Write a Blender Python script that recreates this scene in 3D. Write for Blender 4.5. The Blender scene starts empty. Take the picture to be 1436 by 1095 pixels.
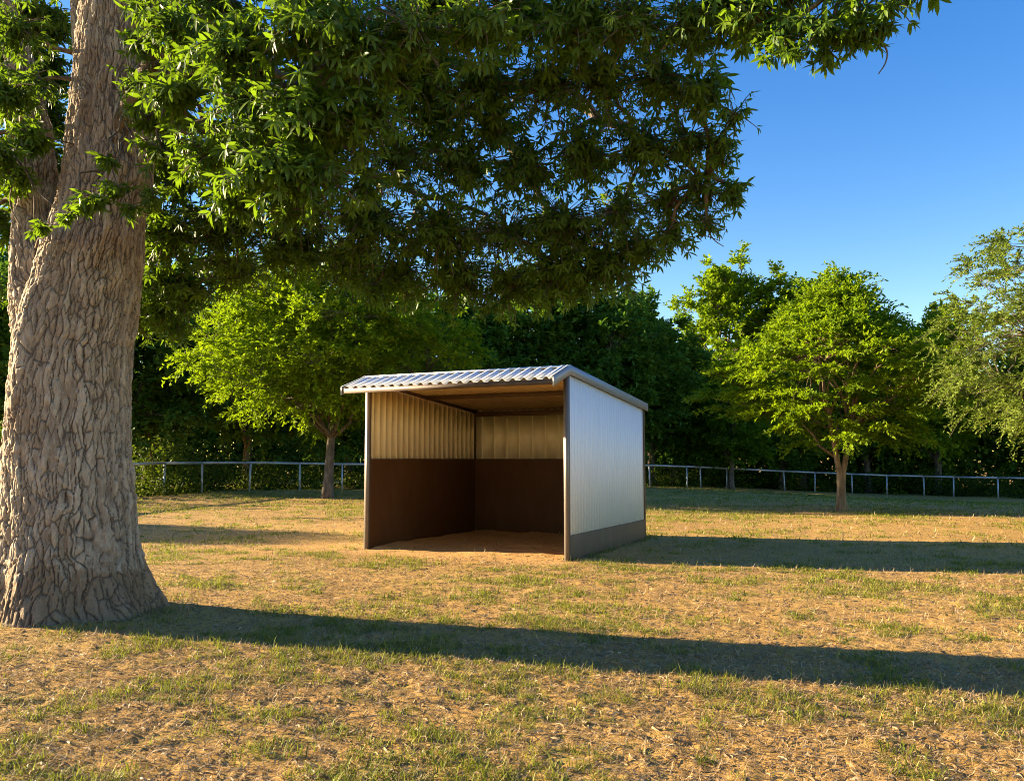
import bpy, math
import numpy as np

R = math.radians
rng = np.random.default_rng(7)
scene = bpy.context.scene
COL = scene.collection

# ------------------------------------------------------------------ camera maths
FPX, CX, CY, PITCH, EYE = 1157.0, 718.0, 547.5, R(4.74), 1.5


def at(px, py, Y):
    """world point at depth Y seen at photo pixel (px, py)"""
    u, v = (px - CX) / FPX, (CY - py) / FPX
    y = math.cos(PITCH) - v * math.sin(PITCH)
    z = math.sin(PITCH) + v * math.cos(PITCH)
    k = Y / y
    return np.array([u * k, Y, EYE + z * k])


# ------------------------------------------------------------------ noise
_T = np.random.default_rng(3).random(65536)


def _h(i, j, s=0):
    return _T[((i * 73856093) ^ (j * 19349663) ^ (s * 83492791)) & 65535]


def noise2(x, y, s=0):
    i, j = np.floor(x).astype(np.int64), np.floor(y).astype(np.int64)
    fx, fy = x - i, y - j
    fx, fy = fx * fx * (3 - 2 * fx), fy * fy * (3 - 2 * fy)
    a, b = _h(i, j, s), _h(i + 1, j, s)
    c, d = _h(i, j + 1, s), _h(i + 1, j + 1, s)
    return (a + (b - a) * fx) * (1 - fy) + (c + (d - c) * fx) * fy


def fbm(x, y, s=0, o=3):
    t, a, n = 0, 1.0, 0
    for k in range(o):
        t = t + a * noise2(x * 2 ** k + 17.3 * k, y * 2 ** k - 9.1 * k, s + k)
        n += a
        a *= .5
    return t / n


def noise3(x, y, z, s=0):
    k = np.floor(z).astype(np.int64)
    f = z - k
    f = f * f * (3 - 2 * f)
    i, j = np.floor(x).astype(np.int64), np.floor(y).astype(np.int64)
    fx, fy = x - i, y - j
    fx, fy = fx * fx * (3 - 2 * fx), fy * fy * (3 - 2 * fy)

    def lay(q):
        w_ = q * 7919 + s
        def h(a, b): return _T[((a * 73856093) ^ (b * 19349663) ^ (w_ * 83492791)) & 65535]
        a, b, c, d = h(i, j), h(i + 1, j), h(i, j + 1), h(i + 1, j + 1)
        return (a + (b - a) * fx) * (1 - fy) + (c + (d - c) * fx) * fy
    A = lay(k)
    return A + (lay(k + 1) - A) * f


def worley(u, v, nu=0, s=0):
    """F1, F2 and the id of the nearest cell; periodic in u with nu cells"""
    i, j = np.floor(u).astype(np.int64), np.floor(v).astype(np.int64)
    f1 = np.full(u.shape, 9.0)
    f2 = np.full(u.shape, 9.0)
    cid = np.zeros(u.shape)
    for di in (-1, 0, 1):
        for dj in (-1, 0, 1):
            a, b = i + di, j + dj
            aw = a % nu if nu else a
            d = np.hypot(a + .1 + .8 * _h(aw, b, s) - u, b + .1 + .8 * _h(aw, b, s + 5) - v)
            near = d < f1
            f2 = np.where(near, f1, np.minimum(f2, d))
            cid = np.where(near, _h(aw, b, s + 9), cid)
            f1 = np.where(near, d, f1)
    return f1, f2, cid


def cells(u, v, s):
    """like worley, with the offset from the nearest cell's middle"""
    i, j = np.floor(u).astype(np.int64), np.floor(v).astype(np.int64)
    f1, f2 = np.full(u.shape, 9.0), np.full(u.shape, 9.0)
    cid, ox, oy = np.zeros(u.shape), np.zeros(u.shape), np.zeros(u.shape)
    for di in (-1, 0, 1):
        for dj in (-1, 0, 1):
            a, b = i + di, j + dj
            dx, dy = u - a - _h(a, b, s), v - b - _h(a, b, s + 5)
            d = np.hypot(dx, dy)
            near = d < f1
            f2 = np.where(near, f1, np.minimum(f2, d))
            cid, ox, oy = np.where(near, _h(a, b, s + 9), cid), np.where(near, dx, ox), np.where(near, dy, oy)
            f1 = np.where(near, d, f1)
    return f1, f2, cid, ox, oy


def S(t):
    t = np.clip(t, 0, 1)
    return t * t * (3 - 2 * t)


def unit(a):
    return a / np.maximum(np.linalg.norm(a, axis=-1, keepdims=True), 1e-9)


# ------------------------------------------------------------------ the shelter's own axes
SO = np.array([0.82, 12.36])             # foot of the near right corner post
SU = np.array([-.894, .447])             # along the open front, to the left
SV = np.array([.447, .894])              # towards the back
SW_, SD_ = 3.64, 3.70


def shed_uv(x, y):
    dx, dy = x - SO[0], y - SO[1]
    return dx * SU[0] + dy * SU[1], dx * SV[0] + dy * SV[1]


TREE = np.array([-4.18, 8.0])


def ground_z(x, y):
    x, y = np.asarray(x, float), np.asarray(y, float)
    z = -.85 * S((y - 18) / 30) * S((x - 2) / 26)
    z = z + .10 * S((y - 22) / 14) * S((-x - 6) / 10)
    w = S((np.hypot(x - .5, y - 14) - 4) / 4)
    z = z + w * .10 * (fbm(x * .16 + 5, y * .16, 40, 2) - .5)
    z = z + .06 * np.exp(-((x - TREE[0]) ** 2 + (y - TREE[1]) ** 2) / 2.2)
    u, v = shed_uv(x, y)
    ins = S(u / .1) * S((SW_ - u) / .1) * S(v / .1) * S((SD_ - v) / .1)
    lip = np.maximum(np.exp(-((SD_ - v) / .55) ** 2), .8 * np.exp(-((SW_ - u) / .5) ** 2))
    z = z + ins * (.045 * lip * (.4 + 1.2 * fbm(x * 1.7, y * 1.7, 44, 2)) + .05 * (fbm(x * 2.6, y * 2.6, 45, 3) - .45))
    return z


def at_ground(px, py):
    u, v = (px - CX) / FPX, (CY - py) / FPX
    dy = math.cos(PITCH) - v * math.sin(PITCH)
    dz = math.sin(PITCH) + v * math.cos(PITCH)
    y = 3.0
    while y < 120:
        k = y / dy
        if EYE + dz * k <= ground_z(u * k, y):
            break
        y += .02
    k = y / dy
    return np.array([u * k, y, float(ground_z(u * k, y))])


def grass_mask(x, y):
    n = .42 * fbm(x * .6, y * .6, 60, 3) + .58 * fbm(x * 3.0, y * 3.0, 70, 3)
    n = n + .05 * S((1 - x) / 4) * S((9 - y) / 3) - .03 * S((x - 1) / 3) * S((8 - y) / 3) + .05 * S((y - 19) / 4)
    m = S((n - .47) / .16)
    u, v = shed_uv(x, y)
    inside = S((v + 1.0) / .5) * S((SD_ - v) / .3) * S((u + .3) / .4) * S((SW_ + .3 - u) / .4)
    m = m * (1 - inside)
    d = np.hypot(x - TREE[0], y - TREE[1])
    m = m * (.15 + .85 * S((d - .9) / .9))
    return m


def bare_mask(x, y):
    u, v = shed_uv(x, y)
    e = .35 * (fbm(x * 2, y * 2, 80, 2) - .5)
    return S((v + 1.1 + e) / 1.0) * S((SD_ + .1 - v) / .4) * S((u + .5 + e) / .6) * S((SW_ + .5 + e - u) / .6)


# ------------------------------------------------------------------ meshes and properties
def link(name, data, parent=None):
    o = bpy.data.objects.new(name, data)
    COL.objects.link(o)
    if parent is not None:
        o.parent = parent
    return o


def mesh(name, V, F, mat, parent=None, attrs=None, smooth=False):
    """V (n,3); F an (m,3) or (m,4) array, or a list of them"""
    Fs = F if isinstance(F, list) else [F]
    me = bpy.data.meshes.new(name)
    V = np.ascontiguousarray(V, np.float32)
    me.vertices.add(len(V))
    me.vertices.foreach_set('co', V.ravel())
    idx = np.concatenate([f.ravel() for f in Fs]).astype(np.int32)
    cnt = np.concatenate([np.full(len(f), f.shape[1], np.int32) for f in Fs])
    start = np.concatenate([[0], np.cumsum(cnt)[:-1]]).astype(np.int32)
    me.loops.add(len(idx))
    me.loops.foreach_set('vertex_index', idx)
    me.polygons.add(len(cnt))
    me.polygons.foreach_set('loop_start', start)
    me.polygons.foreach_set('loop_total', cnt)
    me.update(calc_edges=True)
    if smooth:
        me.polygons.foreach_set('use_smooth', np.ones(len(cnt), bool))
    for k, a in (attrs or {}).items():
        at_ = me.attributes.new(k, 'FLOAT', 'POINT')
        at_.data.foreach_set('value', np.ascontiguousarray(a, np.float32))
    me.materials.append(mat)
    return link(name, me, parent)


def empty(name, loc=(0, 0, 0), rz=0):
    o = bpy.data.objects.new(name, None)
    COL.objects.link(o)
    o.location = [float(c) for c in loc]
    o.rotation_euler = (0, 0, rz)
    o.empty_display_size = .2
    return o


def tag(o, label=None, cat=None, group=None, kind=None):
    if label: o['label'] = label
    if cat: o['category'] = cat
    if group: o['group'] = group
    if kind: o['kind'] = kind
    return o


class MB:
    """collects shapes that become one mesh"""
    def __init__(s): s.V, s.F, s.n, s.A = [], [], 0, []

    def add(s, V, F, a=0.5):
        V = np.asarray(V, float)
        s.V.append(V)
        for f in (F if isinstance(F, list) else [F]):
            s.F.append(np.asarray(f) + s.n)
        s.A.append(np.full(len(V), a) if np.isscalar(a) else a)
        s.n += len(V)

    def box(s, p0, p1):
        (a, b, c), (d, e, f) = p0, p1
        V = [(x, y, z) for z in (c, f) for y in (b, e) for x in (a, d)]
        s.add(V, np.array([(0, 2, 3, 1), (4, 5, 7, 6), (0, 1, 5, 4), (2, 6, 7, 3), (0, 4, 6, 2), (1, 3, 7, 5)]))

    def tube(s, P, r, n=6, cap=True):
        P = np.asarray(P, float)
        r = np.broadcast_to(np.asarray(r, float), (len(P),))
        T = unit(np.gradient(P, axis=0))
        ref = np.array([0, 0, 1.0]) if abs(T[0][2]) < .9 else np.array([1.0, 0, 0])
        A = unit(np.cross(T, ref))
        B = np.cross(T, A)
        th = np.arange(n) * 2 * math.pi / n
        V = P[:, None] + r[:, None, None] * (np.cos(th)[None, :, None] * A[:, None] + np.sin(th)[None, :, None] * B[:, None])
        m = len(P)
        i, j = np.meshgrid(np.arange(m - 1), np.arange(n), indexing='ij')
        i, j = i.ravel(), j.ravel()
        k = (j + 1) % n
        F = [np.stack([i * n + j, i * n + k, (i + 1) * n + k, (i + 1) * n + j], 1)]
        V = V.reshape(-1, 3)
        if cap:
            V = np.vstack([V, P[:1], P[-1:]])
            a = np.arange(n)
            b = (a + 1) % n
            F.append(np.stack([b, a, np.full(n, m * n)], 1))
            F.append(np.stack([(m - 1) * n + a, (m - 1) * n + b, np.full(n, m * n + 1)], 1))
        s.add(V, F)

    def build(s, name, mat, parent=None, smooth=False, bevel=0):
        F3 = [f for f in s.F if f.shape[1] == 3]
        F4 = [f for f in s.F if f.shape[1] == 4]
        L = ([np.concatenate(F4)] if F4 else []) + ([np.concatenate(F3)] if F3 else [])
        o = mesh(name, np.concatenate(s.V), L, mat, parent, {'var': np.concatenate(s.A)}, smooth)
        if bevel:
            b = o.modifiers.new('bevel', 'BEVEL')
            b.width, b.segments, b.limit_method = bevel, 2, 'ANGLE'
        return o


def curve(P, n=12):
    """smooth polyline through control points"""
    P = np.asarray(P, float)
    Q = np.vstack([2 * P[0] - P[1], P, 2 * P[-1] - P[-2]])
    out = []
    for k in range(len(P) - 1):
        a, b, c, d = Q[k:k + 4]
        for t in np.arange(n) / n:
            out.append(.5 * (2 * b + (c - a) * t + (2 * a - 5 * b + 4 * c - d) * t * t + (3 * b - a - 3 * c + d) * t ** 3))
    out.append(P[-1])
    return np.array(out)


# ------------------------------------------------------------------ leaves
# long folded leaf: (along, across, lift)
LEAF_L = np.array([(0, 0, 0), (.32, -.46, .10), (.32, 0, 0), (.32, .46, .10), (.68, -.40, .09), (.68, 0, 0), (.68, .40, .09), (1, 0, 0)])
LEAF_LF = np.array([(0, 2, 1), (0, 3, 2), (1, 2, 5), (1, 5, 4), (2, 3, 6), (2, 6, 5), (4, 5, 7), (5, 6, 7)])
# small folded leaf
LEAF_S = np.array([(0, 0, 0), (.5, -.5, .16), (1, 0, 0), (.5, .5, .16)])
LEAF_SF = np.array([(0, 2, 1), (0, 3, 2)])


def leaves(base, d, nrm, length, width, T, F, droop=.25, var=None):
    n = len(base)
    d = unit(d)
    side = unit(np.cross(d, nrm))
    up = np.cross(side, d)
    length = np.broadcast_to(length, (n,))[:, None, None]
    width = np.broadcast_to(width, (n,))[:, None, None]
    t, s, h = T[:, 0][None, :, None], T[:, 1][None, :, None], T[:, 2][None, :, None]
    V = base[:, None] + d[:, None] * t * length + side[:, None] * s * width + up[:, None] * (h * width - droop * t * t * length)
    Fo = (F[None] + (np.arange(n) * len(T))[:, None, None]).reshape(-1, 3)
    a = np.repeat(var if var is not None else rng.random(n), len(T))
    return V.reshape(-1, 3), Fo, a


# ------------------------------------------------------------------ materials
class NT:
    def __init__(s, name):
        s.m = bpy.data.materials.new(name)
        s.m.use_nodes = True
        s.t = s.m.node_tree
        s.t.nodes.clear()
        s.out = s.t.nodes.new('ShaderNodeOutputMaterial')

    def n(s, typ, **kw):
        nd = s.t.nodes.new(typ)
        for k, v in kw.items():
            if k.startswith('i_'):
                key = k[2:]
                key = int(key) if key.isdigit() else key.replace('_', ' ')
                if isinstance(v, bpy.types.NodeSocket): s.t.links.new(v, nd.inputs[key])
                else: nd.inputs[key].default_value = v
            else:
                setattr(nd, k, v)
        return nd

    def coord(s): return s.n('ShaderNodeTexCoord').outputs['Object']

    def noise(s, vec, scale, detail=4, rough=.55, dist=0):
        return s.n('ShaderNodeTexNoise', i_Vector=vec, i_Scale=scale, i_Detail=detail, i_Roughness=rough, i_Distortion=dist).outputs['Fac']

    def scale(s, vec, xyz):
        return s.n('ShaderNodeMapping', i_Vector=vec, i_Scale=xyz).outputs[0]

    def ramp(s, fac, stops):
        nd = s.n('ShaderNodeValToRGB', i_Fac=fac)
        e = nd.color_ramp.elements
        while len(e) < len(stops): e.new(.5)
        for q, (p, c) in zip(e, stops):
            q.position = p
            q.color = (*c, 1) if len(c) == 3 else c
        return nd.outputs[0]

    def mix(s, fac, a, b, mode='MIX'):
        nd = s.n('ShaderNodeMix', data_type='RGBA', blend_type=mode)
        for i, v in ((0, fac), (6, a), (7, b)):
            if isinstance(v, bpy.types.NodeSocket): s.t.links.new(v, nd.inputs[i])
            else: nd.inputs[i].default_value = (*v, 1) if isinstance(v, tuple) else v
        return nd.outputs[2]

    def attr(s, name): return s.n('ShaderNodeAttribute', attribute_name=name).outputs['Fac']

    def math(s, op, a, b=0.0): return s.n('ShaderNodeMath', operation=op, i_0=a, i_1=b).outputs[0]

    def bump(s, h, strength, dist): return s.n('ShaderNodeBump', i_Height=h, i_Strength=strength, i_Distance=dist).outputs[0]

    def principled(s, **kw):
        p = s.n('ShaderNodeBsdfPrincipled', **kw)
        s.t.links.new(p.outputs[0], s.out.inputs[0])
        return p


def leaf_mat(name, dark, mid, light, trans, gloss=.35, tmix=.4, rough=.6):
    k = NT(name)
    c = k.ramp(k.attr('var'), [(0, dark), (.5, mid), (1, light)])
    p = k.n('ShaderNodeBsdfPrincipled', i_Base_Color=c, i_Roughness=rough, i_Specular_IOR_Level=gloss)
    tc = k.mix(.65, c, trans, 'MIX')
    t = k.n('ShaderNodeBsdfTranslucent', i_Color=tc)
    m = k.n('ShaderNodeMixShader', i_0=tmix, i_1=p.outputs[0], i_2=t.outputs[0])
    k.t.links.new(m.outputs[0], k.out.inputs[0])
    return k.m


def painted(name, col, rough=.45, metallic=0., dirt=(.2, .15, .1), dirt_amt=.25, spec=.5):
    k = NT(name)
    co = k.coord()
    n1 = k.noise(k.scale(co, (1, 1, .35)), 3.5, 5, .6)
    n2 = k.noise(co, 60, 3)
    f = k.math('MULTIPLY', k.ramp(n1, [(.45, (0, 0, 0)), (.75, (1, 1, 1))]), dirt_amt)
    c = k.mix(f, col, dirt)
    c = k.mix(.12, c, k.ramp(n2, [(.3, (.5, .5, .5)), (.7, (1, 1, 1))]), 'MULTIPLY')
    r = k.math('ADD', k.math('MULTIPLY', n1, .3), rough - .15)
    k.principled(i_Base_Color=c, i_Roughness=r, i_Metallic=metallic, i_Specular_IOR_Level=spec,
                 i_Normal=k.bump(n1, .08, .02))
    return k.m


def bark_mat(name, a, b, c, sc=9):
    k = NT(name)
    co = k.coord()
    n = k.noise(k.scale(co, (1, 1, .25)), sc, 5, .6, .6)
    n2 = k.noise(co, 2.2, 3)
    col = k.ramp(n, [(.35, a), (.55, b), (.8, c)])
    col = k.mix(.35, col, k.ramp(n2, [(.3, (.55, .5, .45)), (.7, (1, 1, 1))]), 'MULTIPLY')
    k.principled(i_Base_Color=col, i_Roughness=.9, i_Specular_IOR_Level=.2, i_Normal=k.bump(n, .6, .03))
    return k.m


def big_bark():
    k = NT('plated_bark')
    co = k.coord()
    crack = k.attr('crack')
    plate = k.attr('var')
    base = k.ramp(plate, [(.1, (.19, .140, .098)), (.5, (.39, .305, .22)), (.9, (.62, .52, .40))])
    stain = k.noise(k.scale(co, (1, 1, .5)), 2.0, 4, .6, .5)
    base = k.mix(k.ramp(stain, [(.55, (0, 0, 0)), (.75, (.6, .6, .6))]), base, (.36, .22, .11))
    base = k.mix(k.ramp(stain, [(.25, (.5, .5, .5)), (.42, (0, 0, 0))]), base, (.17, .13, .10))
    fine = k.noise(k.scale(co, (1, 1, .3)), 55, 5, .65)
    base = k.mix(.5, base, k.ramp(fine, [(.34, (.42, .38, .35)), (.6, (1, 1, 1))]), 'MULTIPLY')
    lich = k.noise(k.scale(co, (1, 1, .6)), 7, 6, .7, .8)
    base = k.mix(k.ramp(lich, [(.58, (0, 0, 0)), (.66, (.55, .55, .55))]), base, (.52, .48, .38))
    zz_ = k.n('ShaderNodeSeparateXYZ', i_0=co).outputs[2]
    splash = k.math('ADD', zz_, k.math('MULTIPLY', k.noise(co, 5, 4, .65), -.9))
    base = k.mix(k.ramp(splash, [(.0, (.75, .75, .75)), (.12, (0, 0, 0))]), base, (.24, .155, .085))
    c = k.mix(crack, base, (.060, .040, .028))
    k.principled(i_Base_Color=c, i_Roughness=.85, i_Specular_IOR_Level=.3, i_Normal=k.bump(k.math('ADD', fine, k.noise(k.scale(co, (1, 1, .22)), 140, 4, .7)), 1.0, .016))
    return k.m


def ground_mat():
    k = NT('dry_pasture')
    co = k.coord()
    big = k.noise(co, .35, 4, .55)
    mid = k.noise(co, 4.5, 5, .6)
    fine = k.noise(co, 38, 5, .7, .4)
    grit = k.noise(co, 160, 3, .7)
    c = k.ramp(fine, [(.32, (.13, .070, .024)), (.48, (.35, .205, .064)), (.66, (.60, .39, .130))])
    c = k.mix(k.ramp(mid, [(.42, (0, 0, 0)), (.62, (.7, .7, .7))]), c, (.49, .30, .080))
    c = k.mix(.5, c, k.ramp(big, [(.35, (.72, .66, .6)), (.65, (1, 1, 1))]), 'MULTIPLY')
    g = k.math('MULTIPLY', k.attr('grass'), k.ramp(k.noise(co, 14, 4, .7), [(.42, (0, 0, 0)), (.66, (.65, .65, .65))]))
    c = k.mix(g, c, k.ramp(grit, [(.3, (.22, .20, .030)), (.7, (.42, .36, .07))]))
    soil = k.ramp(fine, [(.3, (.30, .155, .050)), (.7, (.66, .41, .155))])
    c = k.mix(k.math('MULTIPLY', k.attr('bare'), .85), c, soil)
    h = k.math('ADD', fine, k.math('MULTIPLY', grit, .4))
    k.principled(i_Base_Color=c, i_Roughness=.95, i_Specular_IOR_Level=.15, i_Normal=k.bump(h, .7, .015))
    return k.m


def blade_mat(name, stops, trans, tmix=.35):
    k = NT(name)
    c = k.ramp(k.attr('var'), stops)
    p = k.n('ShaderNodeBsdfPrincipled', i_Base_Color=c, i_Roughness=.6, i_Specular_IOR_Level=.25)
    t = k.n('ShaderNodeBsdfTranslucent', i_Color=k.mix(.5, c, trans))
    m = k.n('ShaderNodeMixShader', i_0=tmix, i_1=p.outputs[0], i_2=t.outputs[0])
    k.t.links.new(m.outputs[0], k.out.inputs[0])
    return k.m


M_GROUND = ground_mat()
M_BARK = big_bark()
M_LIMB = bark_mat('limb_bark', (.07, .055, .042), (.17, .135, .10), (.28, .23, .18), 14)
M_GREYBARK = bark_mat('grey_bark', (.06, .05, .04), (.15, .12, .09), (.24, .2, .16))
M_TANBARK = bark_mat('tan_bark', (.14, .085, .05), (.30, .20, .125), (.42, .31, .21))
M_LEAF_BIG = leaf_mat('glossy_broad_leaf', (.024, .062, .008), (.058, .125, .010), (.13, .20, .014), (.22, .36, .010), .32, .42, .48)
M_LEAF_MID = leaf_mat('yellow_green_leaf', (.030, .075, .008), (.070, .150, .008), (.14, .23, .012), (.22, .34, .006), .12, .42)
M_LEAF_LIME = leaf_mat('lime_leaf', (.048, .10, .006), (.13, .205, .007), (.24, .31, .009), (.28, .42, .006), .12, .45)
M_LEAF_DARK = leaf_mat('dark_leaf', (.028, .078, .013), (.066, .150, .018), (.125, .21, .020), (.12, .24, .015), .12, .35)
M_LEAF_OLIVE = leaf_mat('olive_leaf', (.065, .100, .018), (.14, .190, .030), (.22, .265, .045), (.20, .29, .03), .12, .4)
M_LEAF_UNDER = leaf_mat('undergrowth_leaf', (.010, .028, .006), (.03, .06, .008), (.18, .22, .012), (.12, .17, .008), .1, .35)  # shade under the trees and the few sunlit leaves are put into this ramp
M_GRASS = blade_mat('grass_blade', [(0, (.06, .095, .010)), (.4, (.15, .185, .016)), (.75, (.28, .27, .035)), (1, (.42, .34, .11))], (.26, .30, .02), .4)
M_STRAW = blade_mat('straw', [(0, (.16, .10, .05)), (.5, (.36, .26, .14)), (1, (.55, .44, .27))], (.45, .34, .18), .2)
M_WHITE = painted('white_wall_sheet', (.87, .87, .87), .42, 0, (.60, .55, .48), .15)
M_CREAM = painted('cream_wall_sheet', (.93, .82, .56), .45, 0, (.38, .28, .16), .35)
M_GALV = painted('galvanised_sheet', (.82, .82, .81), .4, .05, (.42, .40, .38), .3)
M_TRIM = painted('grey_trim', (.29, .33, .37), .4, .2, (.3, .3, .3), .3)
M_POST = painted('grey_steel_post', (.21, .185, .165), .45, .4, (.16, .10, .07), .5)
M_BROWN = painted('brown_steel', (.075, .040, .022), .5, .1, (.04, .02, .01), .3)
M_BOARD = painted('brown_board', (.088, .036, .011), .65, 0, (.15, .08, .035), .4, .2)
M_SKIRT = painted('brown_skirting', (.080, .050, .034), .6, 0, (.20, .13, .07), .5)
M_UNDER = painted('tan_underside', (.60, .42, .21), .5, .1, (.25, .15, .07), .4)
M_RAIL = painted('grey_fence_pipe', (.44, .45, .46), .45, .35, (.2, .17, .14), .4)

# ------------------------------------------------------------------ world, sun, camera
SUN_AZ, SUN_EL = R(-75), R(14)           # azimuth from +Y, clockwise
w = bpy.data.worlds.new('World')
scene.world = w
w.use_nodes = True
wt = w.node_tree
sky = wt.nodes.new('ShaderNodeTexSky')
sky.sky_type = 'NISHITA'
sky.sun_disc = False
sky.sun_elevation = SUN_EL
sky.sun_rotation = SUN_AZ
sky.ozone_density = 1.2
sky.dust_density = .3
sky.air_density = 1.0
bg = wt.nodes['Background']
hs = wt.nodes.new('ShaderNodeHueSaturation')
hs.inputs['Saturation'].default_value = 1.5
hs.inputs['Hue'].default_value = .518
wt.links.new(sky.outputs[0], hs.inputs['Color'])
wt.links.new(hs.outputs[0], bg.inputs[0])
bg.inputs[1].default_value = .06

sd = bpy.data.lights.new('sun', 'SUN')
sd.energy = 5
sd.angle = R(.5)
sd.color = (1, .79, .50)
so = link('sun', sd)
sdir = np.array([math.sin(SUN_AZ) * math.cos(SUN_EL), math.cos(SUN_AZ) * math.cos(SUN_EL), math.sin(SUN_EL)])
from mathutils import Vector
so.rotation_euler = Vector(sdir).to_track_quat('Z', 'Y').to_euler()

cd = bpy.data.cameras.new('camera')
cd.sensor_width = 36
cd.lens = 36 * FPX / 1436
cd.clip_end = 2000
co_ = link('camera', cd)
co_.location = (0, 0, EYE)
co_.rotation_euler = (math.pi / 2 + PITCH, 0, 0)
scene.camera = co_
vs = scene.view_settings
vs.view_transform = 'Standard'
vs.look = 'None'
vs.gamma = 1
vs.exposure = 2.42
scene.cycles.max_bounces = 7
scene.cycles.diffuse_bounces = 4
scene.cycles.glossy_bounces = 2
scene.cycles.transmission_bounces = 4
scene.cycles.transparent_max_bounces = 4
scene.cycles.use_adaptive_sampling = True
scene.cycles.adaptive_threshold = .015
scene.cycles.use_denoising = True
scene.cycles.denoising_prefilter = 'NONE'
scene.cycles.filter_width = 1.0
scene.cycles.caustics_reflective = False
scene.cycles.caustics_refractive = False

# ------------------------------------------------------------------ ground
def relief(x, y):
    """hoof pits, clods and ridges of the trampled soil"""
    f1, f2, c = worley(x * 7.5 + 1.2 * noise2(x * 6, y * 6, 31), y * 7.5 + 1.2 * noise2(x * 6, y * 6, 32), 0, 21)
    pit = -S((.40 - f1) / .3) * (c > .85) * .008
    g1, g2, d = worley(x * 19 + 1.2 * noise2(x * 9, y * 9, 33), y * 19 + 1.2 * noise2(x * 9, y * 9, 34), 0, 22)
    clod = (.45 - g1).clip(-.2, .4) * .014 * (d > .35)
    return pit + clod + .028 * (fbm(x * 2.2, y * 2.2, 35, 3) - .5) + 0.026 * (fbm(x * 12, y * 12, 36, 3) - .5)


rr = [1.2]
while rr[-1] < 55: rr.append(rr[-1] * 1.0042)
while rr[-1] < 900: rr.append(rr[-1] * 1.12)
rr = np.array(rr)
th = np.concatenate([np.arange(-42, 42, .19), np.arange(42, 318, 4.0)])
th = np.radians(th)
RR, TH = np.meshgrid(rr, th, indexing='ij')
gx, gy = RR * np.sin(TH), RR * np.cos(TH)
gz = ground_z(gx, gy)
fade = S((60 - RR) / 35) * (.55 + .45 * S((6 - np.abs(RR - 6)) / 8))
far = RR > 60
rel = np.zeros_like(gz)
near = ~far & (np.abs(TH) < R(43))
rel[near] = relief(gx[near], gy[near]) * fade[near]
gz = gz + rel * (1 - .2 * bare_mask(gx, gy))
nr, nt = RR.shape
i, j = np.meshgrid(np.arange(nr - 1), np.arange(nt), indexing='ij')
i, j = i.ravel(), j.ravel()
k2 = (j + 1) % nt
GF = np.stack([i * nt + j, i * nt + k2, (i + 1) * nt + k2, (i + 1) * nt + j], 1)[:, ::-1]
GV = np.stack([gx, gy, gz], -1).reshape(-1, 3)
cidx = len(GV)
GV = np.vstack([GV, [[0, 0, float(ground_z(0, 0))]]])
cap = np.stack([np.full(nt, cidx), (np.arange(nt) + 1) % nt, np.arange(nt)], 1)
gm = np.append(grass_mask(gx, gy).ravel(), 0)
bm_ = np.append(bare_mask(gx, gy).ravel(), 0)
go = mesh('ground', GV, [GF, cap], M_GROUND, None, {'grass': gm, 'bare': bm_}, True)
tag(go, 'dry trampled pasture soil with thin grass', kind='structure')


def scatter(r0, r1, n, half=36):
    r = np.sqrt(rng.uniform(r0 * r0, r1 * r1, n))
    t = np.radians(rng.uniform(-half, half, n))
    return r * np.sin(t), r * np.cos(t)


# blade: a tapering curved strip of 5 points
def blades(x, y, z, az, lean, bend, L, Wd, var):
    n = len(x)
    d = np.stack([np.sin(az), np.cos(az), np.zeros(n)], 1)
    s = np.stack([np.cos(az), -np.sin(az), np.zeros(n)], 1)
    b = np.stack([x, y, z], 1)
    def pt(t):
        a = lean + bend * t
        return b + (d * np.sin(a)[:, None] + np.array([0, 0, 1.0]) * np.cos(a)[:, None]) * (L * t)[:, None]
    p0, p1, p2 = pt(0), pt(.55), pt(1.0)
    h = (Wd * .5)[:, None]
    V = np.stack([p0 - s * h, p0 + s * h, p1 - s * h * .8, p1 + s * h * .8, p2], 1).reshape(-1, 3)
    o = np.arange(n)[:, None] * 5
    return V, np.concatenate([o + np.array([0, 1, 3]), o + np.array([0, 3, 2]), o + np.array([2, 3, 4])]), np.repeat(var, 5)


def on_ground(x, y):
    r = np.hypot(x, y)
    f = S((60 - r) / 35) * (.55 + .45 * S((6 - np.abs(r - 6)) / 8))
    return ground_z(x, y) + relief(x, y) * f * (1 - .2 * bare_mask(x, y))


def in_trunk(x, y): return np.hypot(x - TREE[0], y - TREE[1]) < .72


g = MB()
for r0, r1, n, nb, L0, L1, W0 in ((3.2, 8, 11000, 13, .020, .065, .0048), (8, 15, 22000, 9, .025, .070, .007), (15, 28, 30000, 5, .03, .08, .012), (28, 52, 30000, 4, .04, .09, .022)):
    x, y = scatter(r0, r1, n)
    m = grass_mask(x, y)
    keep = (rng.random(n) < m ** (1.5 if r0 < 10 else 1.1) * (.8 if r0 < 10 else 1.0) + .025) & ~in_trunk(x, y)
    x, y, m = x[keep], y[keep], m[keep]
    size = .5 + .9 * rng.random(len(x)) ** 2 + .4 * m
    tv = rng.random(len(x))
    x, y, size, tv = (np.repeat(q, nb) for q in (x, y, size, tv))
    q = len(x)
    sp = .019 * size * (1 + r0 / 12)
    x, y = x + rng.normal(0, 1, q) * sp, y + rng.normal(0, 1, q) * sp
    V, F, a = blades(x, y, on_ground(x, y) - .004, rng.uniform(0, 6.28, q), rng.uniform(.05, .8, q), rng.uniform(.1, 1.0, q),
                     rng.uniform(L0, L1, q) * size, W0 * rng.uniform(.7, 1.3, q), np.clip(.62 * tv + .38 * rng.random(q), 0, 1))
    g.add(V, F, a)
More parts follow.
